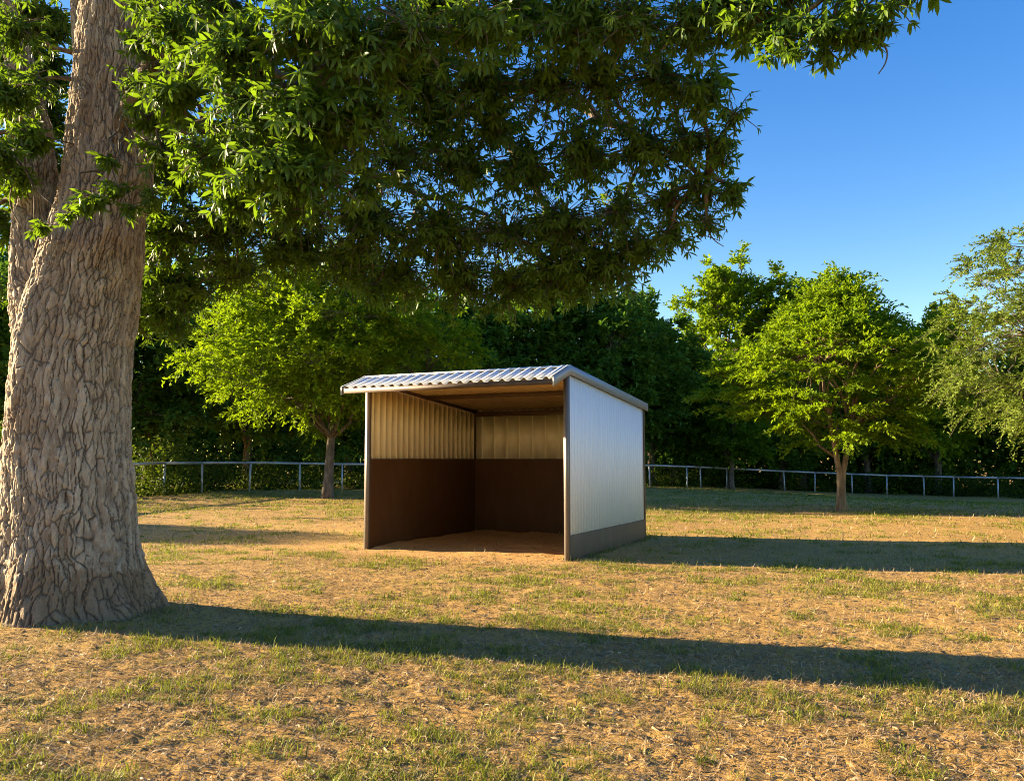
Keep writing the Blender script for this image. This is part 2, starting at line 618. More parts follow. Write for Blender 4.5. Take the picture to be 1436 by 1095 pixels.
# a few taller stray tufts along the shadow edges and at the foot of the tree
for px, py, ng, s_ in ((320, 860, 60, 1.5), (210, 890, 18, 1.3), (30, 872, 14, 1.4), (290, 905, 16, 1.3), (365, 905, 14, 1.5), (520, 962, 14, 1.3), (905, 965, 12, 1.6),
                       (655, 985, 16, 1.4), (880, 787, 80, 1.3), (1260, 790, 110, 1.4), (1120, 790, 60, 1.1), (1145, 955, 16, 1.6), (400, 1060, 30, 1.3), (610, 1030, 40, 1.3),
                       (250, 965, 40, 1.2), (800, 955, 30, 1.2), (1290, 1060, 16, 1.2), (980, 1025, 18, 1.4), (735, 1072, 14, 1.5), (820, 790, 40, 1.2), (1180, 790, 60, 1.2)):
    p = at_ground(px, py)
    sp = .05 if ng < 50 else .35
    x, y = p[0] + rng.normal(0, sp * 1.6, ng), p[1] + rng.normal(0, sp, ng)
    V, F, a = blades(x, y, on_ground(x, y) - .004, rng.uniform(0, 6.28, ng), rng.uniform(.0, .6, ng), rng.uniform(.2, 1.0, ng),
                     rng.uniform(.05, .10, ng) * s_, .0055 * rng.uniform(.7, 1.3, ng), rng.random(ng) * .7)
    g.add(V, F, a)
for q in range(70):
    a_ = rng.uniform(0, 6.28)
    r_ = rng.uniform(.86, 1.25)
    ng = int(rng.integers(5, 16))
    x, y = TREE[0] + r_ * np.cos(a_) + rng.normal(0, .035, ng), TREE[1] + r_ * np.sin(a_) + rng.normal(0, .035, ng)
    V, F, a = blades(x, y, on_ground(x, y) - .004, rng.uniform(0, 6.28, ng), rng.uniform(.0, .6, ng), rng.uniform(.2, 1.0, ng),
                     rng.uniform(.04, .11, ng), .005 * rng.uniform(.7, 1.3, ng), rng.random(ng) * .9)
    g.add(V, F, a)
for q in range(60):      # weeds along the shelter's outer walls
    k_ = rng.random()
    u_, v_ = (-.07 - .08 * rng.random(), k_ * 3.7) if q % 3 else (SW_ + .07 + .08 * rng.random(), k_ * 3.7)
    c_ = SO + SU * u_ + SV * v_
    ng = int(rng.integers(4, 14))
    x, y = c_[0] + rng.normal(0, .03, ng), c_[1] + rng.normal(0, .03, ng)
    V, F, a = blades(x, y, on_ground(x, y) - .004, rng.uniform(0, 6.28, ng), rng.uniform(.0, .6, ng), rng.uniform(.2, 1.0, ng),
                     rng.uniform(.04, .12, ng), .007 * rng.uniform(.7, 1.3, ng), rng.random(ng))
    g.add(V, F, a)
tag(g.build('grass', M_GRASS), 'thin green grass tufts growing through the dry soil', 'grass', kind='stuff')

st = MB()
for r0, r1, n, L0, L1, W0 in ((3.2, 8, 60000, .02, .075, .0035), (8, 16, 50000, .03, .10, .006), (16, 32, 24000, .05, .14, .014)):
    x, y = scatter(r0, r1, n)
    ok = ~in_trunk(x, y) & (bare_mask(x, y) < rng.random(n) + .1)
    x, y = x[ok], y[ok]
    q = len(x)
    V, F, a = blades(x, y, on_ground(x, y) + .004, rng.uniform(0, 6.28, q), rng.normal(1.35, .16, q), rng.normal(.1, .5, q),
                     rng.uniform(L0, L1, q), W0 * rng.uniform(.6, 1.4, q), rng.random(q) * .8)
    st.add(V, F, a)
def curls(x, y, L, Wd, curl, hump, var):
    q_ = len(x)
    az = rng.uniform(0, 6.28, q_)
    px, py, Vs = x.copy(), y.copy(), []
    for k in range(5):
        a_ = az + curl * k / 4
        z_ = on_ground(px, py) + .004 + hump * math.sin(math.pi * k / 4)
        wv = Wd * (.5, .9, 1, .8, .25)[k] * .5
        tl = rng.normal(0, .5, q_) if k == 0 else tl
        for sg in (-1, 1):
            Vs.append(np.stack([px + sg * np.cos(a_) * wv, py - sg * np.sin(a_) * wv, z_ + sg * tl * wv], 1))
        px, py = px + np.sin(a_) * L / 4, py + np.cos(a_) * L / 4
    V_ = np.stack(Vs, 1).reshape(-1, 3)
    o_ = np.arange(q_)[:, None] * 10
    return V_, np.concatenate([o_ + np.array([2 * k, 2 * k + 1, 2 * k + 3, 2 * k + 2]) for k in range(4)]), np.repeat(var, 10)


for r0, r1, n, L0, L1, W0 in ((3.2, 7, 15000, .03, .11, .006), (7, 13, 9000, .03, .11, .008)):
    x, y = scatter(r0, r1, n)
    ok = ~in_trunk(x, y)
    x, y = x[ok], y[ok]
    q = len(x)
    V, F, a = curls(x, y, rng.uniform(L0, L1, q), W0 * rng.uniform(.5, 1.5, q), rng.normal(0, 1.8, q), np.abs(rng.normal(.005, .008, q)), rng.random(q) * .72)
    st.add(V, F, a)
x, y = scatter(3.2, 12, 3500)
ok = ~in_trunk(x, y)
x, y = x[ok], y[ok]
q = len(x)
az = rng.uniform(0, 6.28, q)
V, F, a = leaves(np.stack([x, y, on_ground(x, y) + .010], 1), np.stack([np.sin(az), np.cos(az), rng.normal(0, .25, q)], 1),
                 unit(np.stack([rng.normal(0, .4, q), rng.normal(0, .4, q), np.ones(q)], 1)), rng.uniform(.025, .06, q), rng.uniform(.010, .022, q),
                 LEAF_L * np.array([1, 1, 2.5]), LEAF_LF, .25, rng.random(q) * .28)
st.add(V, F, a)
tag(st.build('dry_litter', M_STRAW), 'dry straw bits and dead leaves scattered over the soil', 'litter', kind='stuff')

tw = MB()
p = at_ground(192, 968)
tw.tube(curve([p + (-.055, .05, .02), p + (0, 0, .025), p + (.05, -.035, .012), p + (.10, -.05, .02)], 6), [.004] * 12 + [.003] * 7, 6)
tw.tube(curve([p + (.0, 0, .025), p + (.03, .02, .03), p + (.05, .03, .02)], 4), [.003] * 5 + [.0015] * 4, 5)
tag(tw.build('twig', M_TANBARK, None, True), 'pale bent twig lying on the soil below the big trunk', 'twig')

# ------------------------------------------------------------------ shelter
SH = empty('livestock_shelter', (SO[0], SO[1], 0), math.atan2(SV[1], SV[0]) - math.pi / 2)
tag(SH, 'open fronted white metal livestock shelter with ribbed roof and brown kick boards', 'shelter')
# local frame: x runs to the RIGHT along the front, so the left corner is at x = -SW_; y runs to the back
HF, HB = 2.84, 2.50                       # underside of the roof at the front and back walls
def rise(y): return HF + (HB - HF) * y / SD_
W, D, PS = SW_, SD_, .072


def ribbed(a0, a1, pitch, rib_w, rib_h, slope_w):
    """profile across a sheet: list of (position, offset)"""
    P = [(a0, 0)]
    a = a0 + pitch * .5
    while a < a1 - rib_w:
        P += [(a - rib_w / 2 - slope_w, 0), (a - rib_w / 2, rib_h), (a + rib_w / 2, rib_h), (a + rib_w / 2 + slope_w, 0)]
        a += pitch
    P.append((a1, 0))
    return P


def sheet(name, prof, f, mat, parent, ncross=2, thick=.0):
    """f(position, offset, t) gives the point; t runs 0..1 along the ribs"""
    n = len(prof)
    V = [f(a, o, t) for t in np.linspace(0, 1, ncross) for a, o in prof]
    i, j = np.meshgrid(np.arange(ncross - 1), np.arange(n - 1), indexing='ij')
    i, j = i.ravel(), j.ravel()
    F = np.stack([i * n + j, i * n + j + 1, (i + 1) * n + j + 1, (i + 1) * n + j], 1)
    o = mesh(name, np.array(V), F, mat, parent)
    s = o.modifiers.new('gauge', 'SOLIDIFY')
    s.thickness, s.offset = .004, 0
    return o


def part(name, boxes, mat, parent=SH, bevel=.002):
    b = MB()
    for q in boxes: b.box(*q)
    return b.build(name, mat, parent, False, bevel)


# corner posts
for px_, py_, h in ((0, 0, HF), (-W, 0, HF)):
    part('post', [((px_ - PS / 2, py_ - PS / 2, -.1), (px_ + PS / 2, py_ + PS / 2, h))], M_POST, SH, 0)
for px_ in (0, -W):
    part('post', [((px_ - PS / 2, D - PS / 2, -.1), (px_ + PS / 2, D + PS / 2, HB - .003))], M_BROWN)
# side walls: outer white sheet on the right, cream inside lining, same on the left
def side_wall(xs, sgn):
    # outer sheet
    sheet('wall_sheet', ribbed(PS / 2 + .002, D - PS / 2 - .002, 0.115, .020, .008, .012),
          lambda a, o, t: (xs + sgn * (PS / 2 - .016 + o), a, .37 + (rise(a) - .005 - .37) * t), M_WHITE, SH)
    sheet('lining_sheet', ribbed(PS / 2 + .002, D - PS / 2 - .002, .175, .020, .014, .012),
          lambda a, o, t: (xs - sgn * (PS / 2 - .030 + o), a, 1.505 + (rise(a) - .06 - 1.505) * t), M_CREAM, SH)
    part('kick_board', [((xs - sgn * .036, PS / 2 + .002, -.05), (xs - sgn * .012, D - PS / 2 - .002, 1.50))] if sgn > 0 else
         [((xs + .012, PS / 2 + .002, -.05), (xs + .036, D - PS / 2 - .002, 1.50))], M_BOARD)
    b = [((xs + .012, PS / 2 + .002, -.05), (xs + .036, D - PS / 2 - .002, .366))] if sgn > 0 else [((xs - .036, PS / 2 + .002, -.05), (xs - .012, D - PS / 2 - .002, .366))]
    part('skirting_board', b, M_SKIRT)
    # sloping top rail along the wall
    xa, xb = (xs - .075, xs - .002) if sgn > 0 else (xs + .002, xs + .075)
    y0, y1 = PS / 2 + .003, D - PS / 2 - .003
    V = [(x_, y_, rise(y_) - q) for q in (.062, .004) for y_ in (y0, y1) for x_ in (xa, xb)]
    m = MB()
    m.add(V, np.array([(0, 2, 3, 1), (4, 5, 7, 6), (0, 1, 5, 4), (2, 6, 7, 3), (0, 4, 6, 2), (1, 3, 7, 5)]))
    m.build('rafter', M_BROWN, SH)


side_wall(0, 1)
side_wall(-W, -1)
# back wall
sheet('lining_sheet', ribbed(-W + PS / 2 + .002, -PS / 2 - .002, .290, .014, .020, .008),
      lambda a, o, t: (a, D - PS / 2 + .032 - o, 1.505 + (HB - .125 - 1.505) * t), M_CREAM, SH)
part('kick_board', [((-W + PS / 2 + .002, D - .036, -.05), (-PS / 2 - .002, D - .012, 1.50))], M_BOARD)
sheet('wall_sheet', ribbed(-W + PS / 2 + .002, -PS / 2 - .002, .115, .018, .011, .010),
      lambda a, o, t: (a, D + PS / 2 - .014 + o, .37 + (HB - .01 - .37) * t), M_WHITE, SH)
part('skirting_board', [((-W + PS / 2 + .002, D + .012, -.05), (-PS / 2 - .002, D + .036, .366))], M_SKIRT)
# roof frame
part('header', [((-W + PS / 2 + .002, D - PS / 2 - .012, HB - .120), (-PS / 2 - .002, D - PS / 2 + .060, HB - .022))], M_BROWN)
ym = D * .46
part('purlin', [((-W + PS / 2 + .04, ym - .03, rise(ym) - .085), (-PS / 2 - .04, ym + .03, rise(ym) - .012))], M_BROWN)
# roof sheets: long slope to the back, short slope over the front
OH, DROP, SO_, BK = .62, .225, .062, .12
YR = -.02
ZR = HF + .012
rp = ribbed(-W - SO_, SO_, .178, .028, .036, .040)
def slope_long(a, o, t):
    y = YR + (D + BK - YR) * t
    return (a, y, ZR + (HB - HF) * (y - YR) / D + .018 + o)
def slope_front(a, o, t):
    y = YR - OH * t
    return (a, y, ZR - DROP * t + .018 + o)
sheet('roof_sheet', rp, slope_long, M_GALV, SH)
sheet('roof_sheet', rp, slope_front, M_GALV, SH)
# lining under the rear slope and under the front overhang
def slab(name, pts_top, th_, mat, parent=SH):
    m = MB()
    a = np.array(pts_top, float)
    V = np.vstack([a, a - (0, 0, th_)])
    m.add(V, np.array([(0, 1, 2, 3), (7, 6, 5, 4), (0, 4, 5, 1), (1, 5, 6, 2), (2, 6, 7, 3), (3, 7, 4, 0)]))
    return m.build(name, mat, parent)
xl, xr = -W - SO_ + .012, SO_ - .012
e = .010
yb = D + BK - .01
sl = sheet('roof_lining', ribbed(-W - .035, .035, .178, .05, .016, .02),
           lambda a, o, t: (a, .02 + (D + .02) * t, rise(.02 + (D + .02) * t) + .006 - o * .9), M_UNDER, SH)
slab('soffit', [(xl, YR - OH + .03, ZR - DROP * (OH - .03) / OH + e), (xr, YR - OH + .03, ZR - DROP * (OH - .03) / OH + e), (xr, YR - .01, ZR + e - .002), (xl, YR - .01, ZR + e - .002)], .012, M_UNDER)
slab('eave_beam', [(xl, YR - OH - .004, ZR - DROP + .012), (xr, YR - OH - .004, ZR - DROP + .012), (xr, YR - OH + .026, ZR - DROP + .020), (xl, YR - OH + .026, ZR - DROP + .020)], .075, M_SKIRT)
part('header', [((-W + PS / 2 + .002, -.030, HF - .09), (-PS / 2 - .002, .030, HF - .004))], M_BROWN)
# ridge cap
m = MB()
c = .075
zt = ZR + .056
P = [(YR - c, zt - DROP / OH * c), (YR, zt), (YR + c, zt - .007)]
V, F = [], []
for x_ in (-W - SO_ - .012, SO_ + .012):
    V += [(x_, y_, z_) for y_, z_ in P] + [(x_, y_, z_ - .010) for y_, z_ in P]
F = [(0, 1, 7, 6), (1, 2, 8, 7), (3, 9, 10, 4), (4, 10, 11, 5), (0, 6, 9, 3), (2, 5, 11, 8), (0, 3, 4, 1), (1, 4, 5, 2), (6, 7, 10, 9), (7, 8, 11, 10)]
m.add(V, np.array(F))
m.build('ridge_cap', M_GALV, SH)
# gable trims: bent strips following both slopes
for x0, x1 in ((SO_ + .001, SO_ + .016), (-W - SO_ - .016, -W - SO_ - .001)):
    m = MB()
    prof = [(YR - OH - .012, ZR - DROP - .002), (YR, ZR + .0), (D + BK + .012, ZR + (HB - HF) * (D + BK + .012 - YR) / D)]
    V = []
    for x_ in (x0, x1):
        V += [(x_, y_, z_ + .052) for y_, z_ in prof] + [(x_, y_, z_ - .088) for y_, z_ in prof]
    F = [(0, 1, 4, 3), (1, 2, 5, 4), (6, 9, 10, 7), (7, 10, 11, 8), (0, 6, 7, 1), (1, 7, 8, 2), (3, 4, 10, 9), (4, 5, 11, 10), (0, 3, 9, 6), (2, 8, 11, 5)]
    m.add(V, np.array(F))
    # the returned lip over the sheet
    xa, xb = (x0 - .045, x0 - .001) if x0 > 0 else (x1 + .001, x1 + .045)
    V = []
    for x_ in (xa, xb):
        V += [(x_, y_, z_ + .058) for y_, z_ in prof] + [(x_, y_, z_ + .053) for y_, z_ in prof]
    m.add(V, np.array(F))
    tag(m.build('gable_trim', M_TRIM, SH))
slab('rear_trim', [(xl, D + BK + .001, ZR + (HB - HF) * 1.03 + .04), (xr, D + BK + .001, ZR + (HB - HF) * 1.03 + .04), (xr, D + BK + .014, ZR + (HB - HF) * 1.03 + .04), (xl, D + BK + .014, ZR + (HB - HF) * 1.03 + .04)], .12, M_TRIM)

# ------------------------------------------------------------------ fence
FP = [(-420, 645, 722), (-60, 648, 712), (10, 649, 707), (95, 649, 703), (185, 650, 697), (233, 650, 694), (286, 650.5, 692), (352, 651, 690), (422, 651.5, 688.5), (481, 652, 688), (540, 652, 687),
      (600, 652, 686), (660, 652, 685), (720, 651.5, 684), (780, 651, 683), (840, 651, 682), (910, 650.5, 680), (962, 651, 680), (981, 652, 680.5), (1017, 655, 682), (1098, 659, 685), (1140, 661, 688),
      (1192, 663, 690), (1240, 664.5, 691.5), (1292, 666, 693), (1333, 667.5, 695), (1395, 669.5, 699), (1450, 671, 701), (1510, 672, 703)]
FH = 1.25
FB = []
for px, ty, by in FP:
    Y = FH * FPX / (by - ty)
    FB.append((px, Y))
# smooth the depth along the line
ys = np.array([b[1] for b in FB])
for _ in range(3):
    ys[1:-1] = (ys[:-2] + ys[1:-1] * 2 + ys[2:]) / 4
PT = []
for (px, ty, by), Y in zip(FP, ys):
    x_ = (px - CX) / FPX * Y
    PT.append((x_, Y, float(ground_z(x_, Y))))
PT = np.array(PT)
FE = empty('pipe_fence', PT[len(PT) // 2])
tag(FE, 'long grey pipe fence of thin posts and one top rail before the trees', 'fence')
o0 = PT[len(PT) // 2]
pm = MB()
pm.tube([(0, 0, -.2), (0, 0, FH - .04)], .045, 8)
p0 = pm.build('post', M_RAIL, FE, True)
for k, q in enumerate(PT):
    o = p0 if k == 0 else p0.copy()
    if k: COL.objects.link(o); o.parent = FE
    o.location = q - o0
    o.rotation_euler = (float(rng.normal(0, .018)), float(rng.normal(0, .018)), 0)
for k in range(len(PT) - 1):
    a, b = PT[k] - o0 + (0, 0, FH), PT[k + 1] - o0 + (0, 0, FH)
    m = MB()
    m.tube([a, b], .055, 8)
    m.build('rail', M_RAIL, FE, True)

# ------------------------------------------------------------------ trees
def bend(a, b, up, r, n=6):
    """a branch from a to b that bows by `up`"""
    t = np.linspace(0, 1, n)[:, None]
    L = np.linalg.norm(b - a)
    jit = r.normal(0, .04 * L, (n, 3)) * (t * (1 - t) * 3)
    return a + (b - a) * t + np.array([0, 0, 1.0]) * (4 * t * (1 - t)) * up * L + jit


def tree_mesh(seed, H, z0, rad, tr, nl, nc, kx, ml, ls, lw, cr, upb=.25, droop=.15, shell=.45, forks=1, low=.25, lump=.35, squash=1.0, twig=1, hang=0., taper=.25, flat=.7):
    """returns (wood MB, leaf MB) about the tree's own base.
    z0: height the crown starts at; rad: crown radius; nc clusters, kx axes per cluster, ml leaves per axis"""
    r = np.random.default_rng(seed)
    wood, lf = MB(), MB()
    top = H * .82
    stems = []
    for f in range(forks):
        a = r.uniform(0, 6.28) if forks == 1 else (0.2 + math.pi * f)
        off = (0 if forks == 1 else .11 * H)
        n = 14
        t = np.linspace(0, 1, n)
        q = np.stack([np.cos(a) * off * (np.maximum(t - .22, 0) ** .8 if forks > 1 else t) + .008 * H * np.sin(t * 5 + seed + f), np.sin(a) * off * .4 * t ** 1.3 + .008 * H * np.cos(t * 4 + seed), t * top - .15], 1)
        q[:, :2] -= q[0, :2]
        if forks > 1: q[:, 0] -= (f - .5) * tr * .7
        rad_ = tr * (1 - .80 * t) * (1 + .45 * np.exp(-t * 22)) * (1 if forks == 1 else .78)
        wood.tube(q, rad_, 10)
        stems.append((q, rad_))
    cz = (z0 + H) / 2
    hz = (H - z0) / 2
    d = unit(r.normal(0, 1, (nc * 3, 3)))
    lumpn = 1 + lump * (fbm(np.arctan2(d[:, 1], d[:, 0]) * 1.3 + seed, d[:, 2] * 2.6, seed, 2) - .5) * 2
    u = (shell + (1 - shell) * r.random(len(d)) ** .6)
    P = d * u[:, None] * lumpn[:, None] * np.array([rad, rad, hz]) + np.array([0, 0, cz])
    P[:, :2] *= (1 - taper * S((P[:, 2] - cz + .35 * hz) / (1.35 * hz)))[:, None]
    keep = (P[:, 2] > z0 + low * r.random(len(P)) * hz * .5)
    P, d = P[keep][:nc], d[keep][:nc]
    # limbs to spread-out targets
    tg = P[:: max(1, len(P) // nl)][:nl]
    lp = []
    for q in tg:
        st_, sr = stems[r.integers(len(stems))]
        zz = np.clip(z0 * .75 + (q[2] - z0) * .45 - .1 * np.hypot(q[0], q[1]), z0 * .8, top * .95)
        k = np.argmin(np.abs(st_[:, 2] - zz))
        br = bend(st_[k], q, .10, r, 8)
        rr_ = np.linspace(min(sr[k] * .6, tr * .42), tr * .07, 8)
        wood.tube(br, rr_, 6)
        lp.append(br)
    lp = np.concatenate(lp)
    out = unit(P - np.array([0, 0, cz - hz * .45]))
    for q in P[::twig]:
        k = np.argmin(np.linalg.norm(lp - q, axis=1) + .3 * (lp[:, 2] > q[2]))
        wood.tube(bend(lp[k], q, .06, r, 4), np.linspace(tr * .075, tr * .025, 4), 4, False)
    # sprays
    n = len(P)
    ax = unit(out[:, None] * .8 + r.normal(0, .75, (n, kx, 3)) * np.array([1, 1, flat]) + np.array([0, 0, upb]))
    if flat < .5: ax = unit(ax * np.array([1, 1, .55]))
    ln = cr * r.uniform(.55, 1.25, (n, kx))
    t = (np.arange(ml) + .5)[None, None, :] / ml
    t = t * np.ones((n, kx, 1))
    base = P[:, None, None] + ax[:, :, None] * (ln[..., None] * t)[..., None]
    base[..., 2] -= (droop + hang) * ln[..., None] * t * t
    N = unit(np.array([0, 0, 1.0]) + .75 * r.normal(0, 1, (n, kx, ml, 3)))
    sd_ = unit(np.cross(ax[:, :, None] + 0 * N, N))
    sg = np.where(np.arange(ml) % 2 == 0, 1.0, -1.0)[None, None, :, None]
    dr = unit(ax[:, :, None] * .75 + sd_ * sg * .75 + r.normal(0, .25, (n, kx, ml, 3)))
    B, Dr, NN = base.reshape(-1, 3), dr.reshape(-1, 3), N.reshape(-1, 3)
    q = len(B)
    cv = np.repeat(r.random(n), kx * ml)
    V, F, a = leaves(B, Dr, NN, ls * r.uniform(.7, 1.3, q), lw * r.uniform(.7, 1.3, q), LEAF_S, LEAF_SF, .2, np.clip(.45 * cv + .55 * r.random(q), 0, 1))
    lf.add(V, F, a)
    return wood, lf, ax, P, ln


def put_tree(name, loc, label, cat, wood, lf, mw, ml, group=None, rz=0., sc=1.):
    o = empty(name, loc, rz)
    o.scale = (sc, sc, sc) if np.isscalar(sc) else sc
    tag(o, label, cat, group)
    wood.build('trunk', mw, o, True)
    lf.build('crown', ml, o)
    return o


def copy_tree(src, loc, rz, sc, label, ml=None):
    o = src.copy()
    COL.objects.link(o)
    o.location, o.rotation_euler = [float(c) for c in loc], (0, 0, rz)
    o.scale = (sc, sc, sc) if np.isscalar(sc) else sc
    o['label'] = label
    for ch in src.children:
        c = ch.copy()
        COL.objects.link(c)
        c.parent = o
        if ml is not None and ch.name.startswith('crown'):
            c.data = ch.data.copy()
            c.data.materials[0] = ml
    return o


def gl(x, y): return (x, y, float(ground_z(x, y)))


# the lime tree with the forked trunk, right of the shelter
p = at_ground(1180, 716)
wd, lf, *_ = tree_mesh(11, 6.7, 2.0, 3.5, .135, 18, 470, 7, 22, .130, .060, .80, .04, .20, .42, 2, .2, .45, twig=1, taper=.72, flat=.3)
LIME = put_tree('young_tree', p, 'bright lime green tree with a forked pale trunk on the lawn right of the shelter', 'tree', wd, lf, M_TANBARK, M_LEAF_LIME)

# the yellow-green tree left of the shelter, in front of the fence
p = at_ground(459, 699)
wd, lf, *_ = tree_mesh(5, 9.6, 2.7, 5.3, .20, 18, 900, 7, 17, .17, .08, .80, .06, .22, .35, 1, .15, .30, twig=1)
MID = put_tree('field_tree', p, 'wide yellow green tree standing before the fence left of the shelter', 'tree', wd, lf, M_GREYBARK, M_LEAF_LIME, None, 0, (1.0, .9, 1.0))

# feathery olive tree at the right edge
wd, lf, ax, P, ln = tree_mesh(23, 7.4, 1.3, 3.9, .17, 18, 640, 7, 26, .085, .036, .62, .05, .30, .3, 1, .1, .35, twig=1, hang=.2)
for q in range(len(P)):
    for k in range(1):
        a, L = ax[q, k], ln[q, k]
        t = np.linspace(0, 1, 5)[:, None]
        pts = P[q] + a * L * t - np.array([0, 0, 1.0]) * .6 * L * t * t
        wd.tube(pts, np.linspace(.008, .003, 5), 4, False)
OLIVE = put_tree('feathery_tree', gl(13.4, 18.0), 'feathery olive green tree with drooping twigs cut by the right edge', 'tree', wd, lf, M_GREYBARK, M_LEAF_OLIVE)

# woodland trees behind the fence: three crowns, copied
wA = tree_mesh(31, 11, 1.6, 4.4, .28, 12, 420, 6, 12, .33, .17, .95, .15, .2, .4, 1, .2, .35, twig=2)
wB = tree_mesh(37, 11, 2.2, 3.8, .26, 12, 380, 6, 12, .32, .16, .9, .2, .15, .4, 1, .2, .5, twig=2)
wC = tree_mesh(41, 16, 5.0, 3.2, .30, 14, 330, 6, 12, .30, .16, .85, .25, .1, .45, 1, .3, .7, twig=1)
GRP = 'woodland trees beyond the fence'
A = put_tree('woodland_tree', gl(-3.4, 47), 'dark broad tree behind the shelter, left of two behind its ridge', 'tree', wA[0], wA[1], M_GREYBARK, M_LEAF_DARK, GRP)
B = put_tree('woodland_tree', gl(1.8, 49), 'dark tree directly behind the shelter roof, right of two behind its ridge', 'tree', wB[0], wB[1], M_GREYBARK, M_LEAF_DARK, GRP, 0, 1.12)
C = put_tree('tall_tree', gl(15.6, 60), 'tall narrow open crowned tree rising highest behind the lime tree, left of two', 'tree', wC[0], wC[1], M_GREYBARK, M_LEAF_LIME, GRP, 0, 1.03)
copy_tree(C, gl(20.2, 58), 2.1, (1.2, 1.2, .95), 'tall sunlit tree directly behind the lime tree top, right of two')
copy_tree(A, gl(5.6, 49.5), 1.3, 1.05, 'dark tree behind the right end of the shelter roof')
copy_tree(B, gl(8.9, 52.5), 2.3, 1.02, 'dark rounded tree just right of the shelter with sunlit top against sky')
copy_tree(A, at_ground(945, 681), 4.0, (.72, .72, .82), 'dark tree with thick bare trunk in front of the fence right of shelter')
copy_tree(B, gl(13.6, 51.5), .4, (.72, .72, .68), 'smaller mid green tree with thin trunk behind fence between shelter and lime tree', M_LEAF_MID)
copy_tree(A, gl(18.2, 56), 5.2, .80, 'dark low tree beyond the fence left behind the lime tree')
copy_tree(B, gl(24.5, 57), 3.1, .92, 'dark tree beyond the fence hidden behind the lime crown')
copy_tree(B, gl(28.2, 55), 5.0, (1.0, 1.0, 1.10), 'sunlit yellow green tree beyond the fence between lime and feathery tree', M_LEAF_LIME)
copy_tree(A, gl(36.5, 55), .9, 1.0, 'green tree beyond the fence behind the feathery olive tree', M_LEAF_MID)
copy_tree(A, gl(-9.0, 46), 2.7, 1.0, 'dark tree beyond the fence behind the right half of the wide yellow green tree')
copy_tree(B, gl(-13.8, 43), 1.1, .95, 'dark tree beyond the fence behind the left half of the wide yellow green tree')
copy_tree(A, gl(-18.5, 40), 3.6, .95, 'dark woodland tree half hidden behind the right side of the big trunk')
copy_tree(B, gl(-20.2, 46), 4.4, 1.1, 'dark tree beyond the fence in the gap between big trunk and yellow green crown')
copy_tree(B, gl(-24.0, 39), .3, 1.0, 'dark woodland tree at the left picture edge, seen left of the big trunk')
copy_tree(MID, gl(-28.0, 22.6), 2.0, (.48, .48, .66), 'lone small tree on the field outside the left edge casting a long shadow')

# undergrowth and the wood's deep mass
def leaf_mass(name, P, ls, label, mat, per, spread, cat):
    n = len(P)
    B = np.repeat(P, per, 0) + rng.normal(0, 1, (n * per, 3)) * spread
    B[:, 2] = np.maximum(B[:, 2], ground_z(B[:, 0], B[:, 1]) + .05)
    q = len(B)
    V, F, a = leaves(B, rng.normal(0, 1, (q, 3)), unit(rng.normal(0, 1, (q, 3)) + (0, 0, .6)), ls * rng.uniform(.6, 1.4, q), ls * .5 * rng.uniform(.6, 1.4, q), LEAF_S, LEAF_SF, .2,
                     np.clip(.5 * np.repeat(rng.random(n), per) + .5 * rng.random(q), 0, 1))
    m = MB()
    m.add(V, F, a)
    # thin stems
    return tag(m.build(name, mat), label, cat, kind='stuff')


n = 700
t = rng.random(n)
xs = np.interp(t, np.linspace(0, 1, len(PT)), PT[:, 0])
ys_ = np.interp(xs, PT[:, 0], PT[:, 1]) + 1.0 + 6 * rng.random(n) ** 1.3
hh = (.35 + 2.2 * rng.random(n) ** 1.6) * (.5 + fbm(xs * .4, ys_ * .4, 90, 2))
leaf_mass('undergrowth', np.stack([xs, ys_, ground_z(xs, ys_) + hh * rng.random(n)], 1), .17, 'tangled undergrowth with painted-in shade and a few sunlit-coloured leaves behind the fence', M_LEAF_UNDER, 60, np.array([.35, .35, .28]), 'undergrowth')
n = 1900
xs = rng.uniform(-42, 48, n)
ys_ = 60 + 8 * rng.random(n) - .004 * xs ** 2
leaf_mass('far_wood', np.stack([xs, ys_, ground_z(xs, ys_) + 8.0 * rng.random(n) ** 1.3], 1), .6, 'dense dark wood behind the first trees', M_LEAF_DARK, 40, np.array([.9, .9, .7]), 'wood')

# ------------------------------------------------------------------ the big tree
BT = empty('shade_tree', (TREE[0], TREE[1], 0))
tag(BT, 'huge near tree with plated grey brown trunk and canopy hanging over the field', 'tree')
TO = np.array([TREE[0], TREE[1], 0])


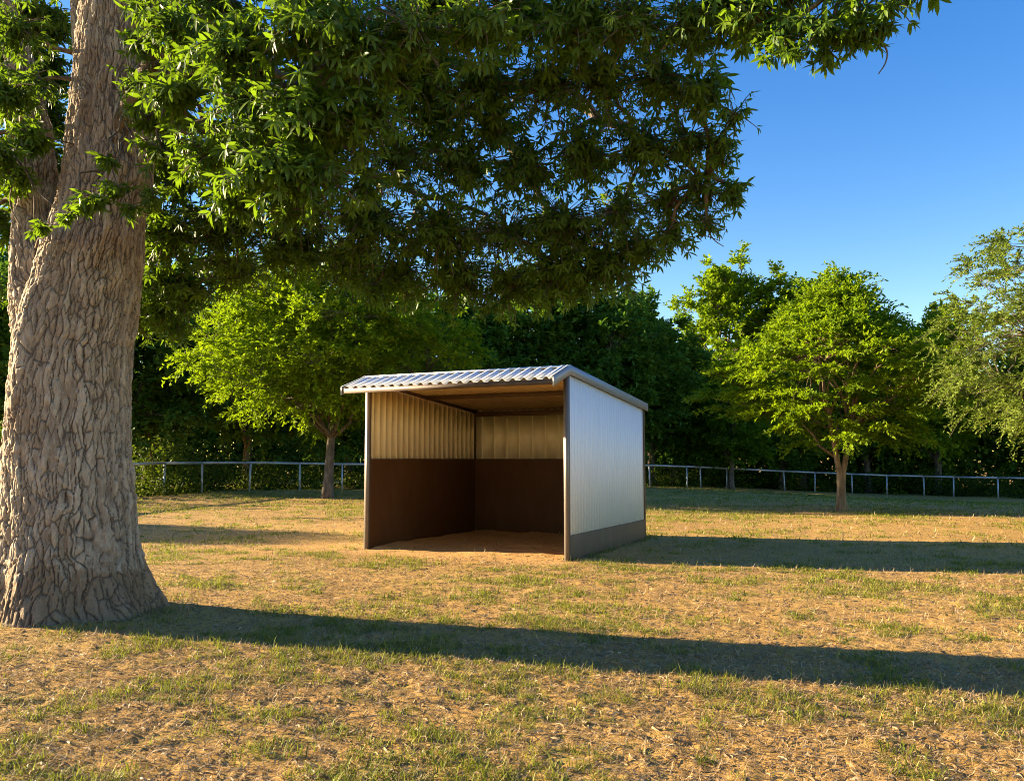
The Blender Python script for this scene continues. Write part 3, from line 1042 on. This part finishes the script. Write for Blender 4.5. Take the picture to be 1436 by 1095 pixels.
def bark_tube(path, radius, nth, cell, seed, lobes=None, depth=1.0):
    """swept trunk with real bark plates; returns V, F, crack, plate"""
    nz = len(path)
    s = np.concatenate([[0], np.cumsum(np.linalg.norm(np.diff(path, axis=0), axis=1))])
    th_ = np.arange(nth) * 2 * math.pi / nth
    Tn = unit(np.gradient(path, axis=0))
    A = unit(np.cross(np.array([0, 1.0, 0]), Tn))
    Bv = np.cross(Tn, A)
    SS, TT = np.meshgrid(s, th_, indexing='ij')
    rbase = radius[:, None] * np.ones_like(TT)
    if lobes is not None: rbase = rbase + lobes(SS, TT)
    rmean = .55 if radius.max() > .5 else radius.mean()
    nu = int(round(2 * math.pi * rmean / cell))
    u = TT / (2 * math.pi) * nu
    v = SS / (cell * 2.1)
    wu = u + .9 * (fbm(np.cos(TT) * 3 + 7, SS * 3.1 + np.sin(TT) * 3, seed, 3) - .5)
    wv = v + .8 * (fbm(np.cos(TT) * 3.7, SS * 3.3 + np.sin(TT) * 3.7, seed + 3, 3) - .5)
    # two families of meandering upright fissures that cross and part, leaving spindle-shaped plates
    X3, Y3 = np.cos(TT) * rmean, np.sin(TT) * rmean
    q_ = .078 / cell

    def family(sp, q, k1):
        n_ = int(round(2 * math.pi * rmean / (sp * cell)))
        m_ = k1 * (noise3(X3 * 4.2 * q_, Y3 * 4.2 * q_, SS * 4.4 * q_, seed + q) - .5) + .38 * (noise3(X3 * 10 * q_, Y3 * 10 * q_, SS * 10 * q_, seed + q + 1) - .5) \
            + .22 * (noise3(X3 * 26 * q_, Y3 * 26 * q_, SS * 22 * q_, seed + q + 2) - .5)
        ph = TT / (2 * math.pi) * n_ + m_
        fr_ = ph - np.floor(ph)
        d = np.abs(fr_ - .5) * sp * cell
        wd = .0042 + .0075 * noise3(X3 * 12, Y3 * 12, SS * 7, seed + q + 3)
        pr = S((noise3(X3 * 8, Y3 * 8, SS * 5, seed + q + 4) - .22) / .25)
        return (1 - S(d / wd)) * pr, fr_, np.floor(ph + .5).astype(np.int64)
    c1, s1, i1 = family(.95, 20, 1.7)
    c2, s2, i2 = family(1.15, 30, 2.1)
    f1, f2, cid, ox, oy = cells(wu * 1.3, wv * .8, seed)
    pres = S((noise3(X3 * 9, Y3 * 9, SS * 6, seed + 40) - .30) / .2)
    c3 = (1 - S((f2 - f1) / .2)) * pres
    crk = np.maximum(np.maximum(c1, c2 * .95), c3 * .74)
    pid = _h(i1, i2, seed + 3)
    scale_ = noise3(X3 * 34, Y3 * 34, SS * 14, seed + 50)
    fine_ = noise3(X3 * 90, Y3 * 90, SS * 34, seed + 60)
    lift = noise3(X3 * 16, Y3 * 16, SS * 5, seed + 70)
    tilt = .011 * (s1 - .5) * (pid - .3) + .009 * (s2 - .5) * (.6 - pid) + .012 * oy * (cid - .2)
    disp = depth * (-.020 * crk + tilt + .018 * (pid - .5) * (1 - crk) + .024 * (lift - .5) + .020 * (scale_ - .5) + .012 * (fine_ - .5))
    fur = noise3(X3 * 4.2, Y3 * 4.2, SS * .8, seed + 80)
    disp = disp + depth * .055 * (fur - .5)
    rad_ = rbase + disp
    V = path[:, None] + rad_[..., None] * (np.cos(TT)[..., None] * A[:, None] + np.sin(TT)[..., None] * Bv[:, None])
    i, j = np.meshgrid(np.arange(nz - 1), np.arange(nth), indexing='ij')
    i, j = i.ravel(), j.ravel()
    k = (j + 1) % nth
    F = np.stack([i * nth + j, i * nth + k, (i + 1) * nth + k, (i + 1) * nth + j], 1)
    crack = S((crk - .3) / .52) * .83
    pv = np.clip(.12 + .22 * pid + .18 * cid + .30 * lift + .30 * scale_, 0, 1)
    return V.reshape(-1, 3), F, crack.ravel(), pv.ravel()


def trunk_c(z):
    """centre line of the trunk (world) at height z"""
    return np.stack([np.interp(z, [-.3, 0, .6, 1.5, 2.6, 3.4, 4.3, 6.2, 8], [-4.20, -4.20, -4.25, -4.29, -4.28, -4.16, -4.05, -4.03, -3.98]),
                     np.interp(z, [-.3, 2, 4, 8], [8.0, 8.0, 8.05, 8.3]), z], 1)


zz = np.arange(-.25, 7.4, .010)
path = trunk_c(zz)
for _ in range(40):
    path[1:-1, :2] = (path[:-2, :2] + path[1:-1, :2] * 2 + path[2:, :2]) / 4
rad0 = np.interp(zz, [-.3, .0, .25, .6, 1.2, 2.0, 2.8, 3.3, 3.9, 5, 6.2, 7.6], [.70, .68, .65, .61, .58, .545, .525, .47, .40, .40, .385, .33])
for _ in range(200): rad0[1:-1] = (rad0[:-2] + 2 * rad0[1:-1] + rad0[2:]) / 4


def lobes(SS, TT):
    z = np.maximum(SS - .25, 0)

    def g_(deg, w_):
        d = (TT - R(deg) + math.pi) % (2 * math.pi) - math.pi
        return np.exp(-(d / R(w_)) ** 2)
    f = np.exp(-z / .36)
    up = np.exp(-z / .70)
    root = .19 * g_(28, 30) + .17 * g_(100, 17) + .22 * g_(155, 20) + .25 * g_(215, 22) + .2 * g_(272, 24) + .22 * g_(325, 20)
    groove = .24 * g_(123, 10) + .22 * g_(72, 9) + .09 * g_(186, 9) + .09 * g_(244, 9) + .09 * g_(300, 9)
    return f * root - up * groove * S(1.25 - z * .5) + .018 * np.cos(4 * TT + SS * .6)


V, F, ck, pv = bark_tube(path, rad0, 460, .078, 100, lobes)
mesh('trunk', V - TO, F, M_BARK, BT, {'crack': ck, 'var': pv}, True)
# left limb, fused with the trunk up to the fork
LP = curve([(-4.42, 8.0, 1.9), (-4.55, 8.02, 2.7), (-4.68, 8.05, 3.4), (-4.80, 8.15, 4.1), (-4.98, 8.3, 5.0), (-5.4, 8.4, 6.2), (-6.2, 8.3, 7.4)], 60)
lr = np.interp(np.linspace(0, 1, len(LP)), [0, .15, .3, .5, .7, 1], [.34, .31, .26, .20, .16, .11])
V, F, ck, pv = bark_tube(LP, lr, 260, .07, 140)
mesh('limb', V - TO, F, M_BARK, BT, {'crack': ck, 'var': pv}, True)
# a limb that leaves the trunk high on the left
LP2 = curve([(-4.05, 8.1, 5.1), (-4.35, 8.25, 5.6), (-4.55, 8.4, 6.2), (-4.7, 8.6, 7.2)], 50)
V, F, ck, pv = bark_tube(LP2, np.linspace(.17, .10, len(LP2)), 160, .06, 160, None, .6)
mesh('limb', V - TO, F, M_BARK, BT, {'crack': ck, 'var': pv}, True)

# main limbs carrying the canopy
LIMBS = [
    [(-3.9, 8.1, 5.2), (-2.9, 8.6, 5.9), (-1.2, 9.1, 6.1), (.4, 9.0, 5.6), (1.4, 8.6, 4.9), (2.0, 8.2, 4.4)],
    [(-3.9, 8.0, 5.6), (-2.8, 7.2, 6.3), (-1.0, 6.6, 6.6), (.8, 6.2, 6.2), (1.9, 5.9, 5.5), (2.7, 5.6, 4.9)],
    [(-4.0, 8.0, 4.5), (-3.6, 7.6, 4.95), (-3.1, 7.2, 5.2), (-2.4, 6.9, 5.0), (-1.7, 6.7, 4.6)],
    [(-3.9, 8.3, 4.9), (-3.2, 9.3, 5.3), (-1.8, 9.9, 5.0), (-.3, 10.0, 4.5)],
    [(-4.1, 8.4, 5.0), (-4.6, 9.6, 5.3), (-4.4, 10.6, 5.0), (-3.9, 10.8, 4.2)],
    [(-1.2, 9.1, 6.1), (-.2, 9.6, 5.4), (.4, 9.7, 4.6), (.8, 9.6, 4.0)],
    [(-4.98, 8.3, 5.0), (-5.6, 8.9, 5.6), (-6.4, 9.4, 5.8)],
    [(-3.9, 8.3, 7.5), (-3.7, 8.4, 9), (-3.2, 8.4, 10.2)],
    [(-3.9, 8.2, 7.0), (-2, 7.5, 8.2), (0, 7.2, 8.8)],
    [(-6.2, 8.3, 7.4), (-7.4, 8.0, 8.2), (-8.4, 7.6, 8.6)],
]
bw = MB()
lpts = []
r = np.random.default_rng(77)
for k, L in enumerate(LIMBS):
    q = curve(L, 8)
    q[9:-1] += r.normal(0, .025, (len(q) - 10, 3))
    bw.tube(q, np.linspace(.10 if k < 4 else .08, .026, len(q)), 9)
    lpts.append(q)
lpts = np.concatenate(lpts + [LP[60:], LP2[20:]])

# clumps of foliage: (photo x, photo y, depth, radius m, density)
CL = []
def cl(lst): CL.extend(lst)
# near bright boughs right of the trunk
cl([(250, 40, 6.5, .38, 1), (330, 60, 6.2, .42, 1), (250, 130, 6.6, .32, .9), (345, 150, 6.2, .40, 1), (300, 215, 6.4, .34, 1), (380, 235, 6.1, .38, 1.1), (330, 275, 6.5, .26, 1),
    (425, 150, 6.0, .42, 1), (440, 245, 6.2, .36, 1), (395, 300, 6.3, .22, .9), (500, 60, 5.9, .46, 1), (520, 160, 6.2, .38, .9), (580, 40, 5.8, .38, 1), (670, 30, 5.8, .32, 1), (430, 30, 5.9, .42, 1),
    (515, 250, 6.7, .30, .9), (225, 210, 7.0, .22, .7)])
# sprig across the trunk
cl([(190, 110, 7.1, .2, 1.2), (205, 165, 7.1, .2, 1.1), (195, 60, 7.1, .2, 1.1), (215, 15, 7.0, .25, 1.1)])
cl([(95, 300, 7.05, .11, 1.6), (130, 275, 7.0, .12, 1.6), (165, 262, 7.0, .13, 1.5), (185, 290, 7.05, .12, 1.2), (215, 275, 7.1, .14, 1.2), (150, 225, 7.1, .07, 1)])
# dark lower fringe
cl([(185, 380, 10.2, .42, 1.1), (195, 325, 10.0, .42, 1.1), (188, 450, 10.3, .3, 1), (200, 260, 9.6, .4, 1.1), (205, 435, 10.2, .42, 1), (250, 400, 10.2, .5, 1.2), (330, 375, 10.2, .5, 1.2), (410, 345, 10.0, .5, 1.1), (490, 365, 9.8, .5, 1.2), (565, 380, 9.8, .5, 1.2), (640, 390, 9.7, .5, 1.2),
    (715, 395, 9.6, .5, 1.2), (785, 380, 9.5, .5, 1.2), (850, 365, 9.3, .48, 1.1), (895, 345, 9.1, .36, .9), (530, 400, 9.6, .25, .8), (690, 425, 9.5, .20, .7), (250, 455, 10.2, .25, .7)])
cl([(230, 320, 9.6, .55, 1.2), (320, 310, 9.6, .6, 1.3), (420, 290, 9.5, .6, 1.3), (520, 310, 9.3, .6, 1.3), (620, 320, 9.2, .6, 1.2), (710, 325, 9.1, .55, 1.1), (790, 310, 9.0, .55, 1.1), (870, 295, 8.8, .5, .9),
    (940, 280, 8.5, .42, .8), (985, 265, 8.3, .35, .8), (1025, 265, 8.2, .22, .7), (990, 310, 8.3, .22, .7), (935, 330, 8.5, .28, .7)])
cl([(240, 220, 9.3, .6, 1.2), (350, 210, 9.3, .65, 1.2), (450, 200, 9.0, .65, 1.1), (560, 215, 8.9, .6, .85), (610, 170, 8.9, .45, .9), (650, 225, 8.8, .5, .9), (740, 230, 8.6, .5, .85), (690, 175, 8.6, .4, .8), (820, 215, 8.4, .5, .75), (900, 200, 8.1, .48, .8),
    (965, 195, 7.9, .38, .8), (1015, 215, 7.8, .25, .7), (1030, 160, 7.6, .25, .7)])
cl([(250, 110, 9.2, .6, 1), (360, 100, 9.0, .65, 1), (470, 100, 8.7, .65, .9), (580, 110, 8.4, .6, .9), (680, 120, 8.2, .55, .9), (770, 120, 8.0, .55, .9), (850, 110, 7.7, .55, 1), (930, 105, 7.4, .45, .9), (990, 125, 7.3, .32, .8)])
cl([(300, 0, 8.8, .7, 1), (450, -10, 8.4, .7, 1), (600, 0, 7.9, .65, .9), (720, 20, 7.4, .55, 1), (810, 30, 7.0, .5, 1.1), (890, 25, 6.7, .45, 1.1), (960, 30, 6.5, .42, 1.1), (1020, 10, 6.3, .35, 1)])
# the bough hanging at the upper right
cl([(1060, 20, 6.0, .26, 1.1), (1110, 35, 5.9, .26, 1.1), (1105, 75, 5.9, .16, 1), (1160, 40, 5.8, .25, 1.1), (1165, 75, 5.8, .13, 1), (1205, 30, 5.7, .2, 1.1), (1230, 45, 5.7, .14, 1), (1255, 5, 5.6, .2, .9), (1090, -20, 6.1, .4, 1), (1200, -40, 5.8, .35, 1), (1300, -25, 5.5, .15, 1)])
# left of the trunk
cl([(82, 40, 9.0, .22, 1.2), (80, 110, 9.0, .22, 1.2), (78, 175, 9.0, .22, 1.2), (75, 235, 9.0, .2, 1.2), (62, 20, 8.9, .3, 1.2), (62, 85, 8.9, .28, 1.3), (60, 150, 8.9, .28, 1.3), (58, 210, 8.9, .26, 1.3), (35, 275, 8.9, .3, 1.2), (15, 40, 7.5, .36, 1.2), (40, 110, 7.6, .26, 1.3), (10, 130, 7.4, .34, 1.2), (45, 190, 7.5, .2, 1.2), (0, 215, 7.4, .3, 1.2), (45, 30, 8.8, .4, 1.1), (25, 250, 7.7, .2, 1), (20, 60, 9.2, .55, 1), (-60, 80, 8.8, .55, .9), (40, 150, 9.0, .45, 1.1), (10, 215, 8.6, .4, 1.1), (50, 250, 8.8, .32, 1), (20, 320, 8.3, .22, 1.2), (-30, 300, 8.3, .35, 1), (-20, 395, 12.5, .4, .7), (-80, 200, 8, .5, .8), (55, 320, 7.35, .12, 1)])
cwl = [(at(a, b, c), d, e) for a, b, c, d, e in CL]
# the crown above the frame
for _ in range(62):
    d = r.normal(0, 1, 3)
    d /= np.linalg.norm(d)
    if d[2] < -.1: d[2] *= -1
    u = .55 + .45 * r.random()
    c = np.array([-3.2, 7.9, 6.9]) + d * u * np.array([5.2, 4.2, 4.2])
    # keep what the picture shows of the sky clear
    yy = max(c[1], .5)
    py_ = CY - FPX * math.tan(math.atan2(c[2] - EYE - .6, yy) - PITCH)
    if py_ > -10 or c[1] < 3.2 or (c[0] < -6 and c[2] < 6.4): continue
    # leave the evening sun a way through to the near boughs
    q = c - np.array([-2.0, 6.1, 4.7])
    if q @ sdir > 1 and np.linalg.norm(q - (q @ sdir) * sdir) < 1.7: continue
    cwl.append((c, .75, .55))


bl = MB()
WB, WD, WN, WV, WL = [], [], [], [], []
for c, rad_, den in cwl:
    k = np.argmin(np.linalg.norm(lpts - c, axis=1))
    a = lpts[k]
    bw.tube(bend(a, c, .05, r, 7), np.linspace(.034, .012, 7) if rad_ > .2 else np.linspace(.012, .006, 7), 5, False)
    nt_ = max(4, int(80 * den * (rad_ / .45) ** 2))
    d = unit(r.normal(0, 1, (nt_, 3)))
    e_ = c + d * rad_ * (.45 + .6 * r.random((nt_, 1))) * np.array([1.05, 1.05, .9])
    cv = r.random()
    lsz = r.uniform(.08, .13)
    for q in e_:
        s0 = c + (q - c) * .15 * r.random()
        q = q - np.array([0, 0, .10 * rad_])
        tp = bend(s0, q, .08, r, 4)
        bw.tube(tp, np.linspace(.007, .0035, 4), 4, False)
        # whorls along the twig's outer part
        ax_ = unit(tp[-1] - tp[-2])
        for f in (1.0, .62, .3):
            if f < 1 and r.random() < .25: continue
            b0 = tp[0] + (tp[-1] - tp[0]) * f if f < 1 else tp[-1]
            m_ = int(r.integers(5, 8))
            th_ = np.arange(m_) * 6.283 / m_ + r.uniform(0, 6.28)
            hv = unit(np.array([ax_[0], ax_[1], 0]) * 1.0 + r.normal(0, .35, 3) * np.array([1, 1, .4]) - np.array([0, 0, .25]))
            s1 = unit(np.cross(hv, np.array([0, 0, 1.0]) + r.normal(0, .2, 3)))
            s2 = np.cross(s1, hv)
            dirs = hv * .55 + (np.cos(th_)[:, None] * s1 + np.sin(th_)[:, None] * s2) * .8 + np.array([0, 0, -.38])
            nn = unit(hv * .9 + np.array([0, 0, .8]) + r.normal(0, .25, (m_, 3)))
            WB.append(np.repeat(b0[None], m_, 0) + r.normal(0, .008, (m_, 3)))
            WD.append(dirs)
            WN.append(nn)
            WL.append(r.uniform(.8, 1.15, m_) * lsz)
            WV.append(np.clip(.2 * cv + .3 * r.random() + .5 * r.random(m_), 0, 1))
WB, WD, WN, WL, WV = (np.concatenate(q) for q in (WB, WD, WN, WL, WV))
V, F, a = leaves(WB, WD, WN, WL, WL * r.uniform(.23, .31, len(WL)), LEAF_L, LEAF_LF, .22, WV)
bl.add(V - TO, F, a)
# bare hanging twigs left of the trunk
for pts in ([(12, 190, 7.6), (20, 240, 7.55), (14, 285, 7.5), (30, 320, 7.5)], [(40, 180, 7.6), (35, 230, 7.55), (55, 270, 7.5), (75, 287, 7.45)], [(5, 205, 7.6), (25, 225, 7.5), (45, 260, 7.5), (48, 310, 7.5)],
            [(38, 145, 7.7), (60, 150, 7.7), (74, 178, 7.65)], [(985, 310, 8.3), (1000, 335, 8.3), (1015, 346, 8.3)], [(940, 305, 8.4), (975, 325, 8.35), (1010, 338, 8.3)],
            [(1225, 45, 5.7), (1243, 70, 5.7), (1242, 88, 5.7), (1232, 104, 5.7)]):
    bw.tube(curve([at(*q) for q in pts], 6), np.linspace(.009, .004, 6 * (len(pts) - 1) + 1), 5)
bw.V = [v - TO for v in bw.V]
bw.build('branches', M_LIMB, BT, True)
bl.build('crown', M_LEAF_BIG, BT, True)
print('leaves', len(WL), 'clumps', len(cwl))
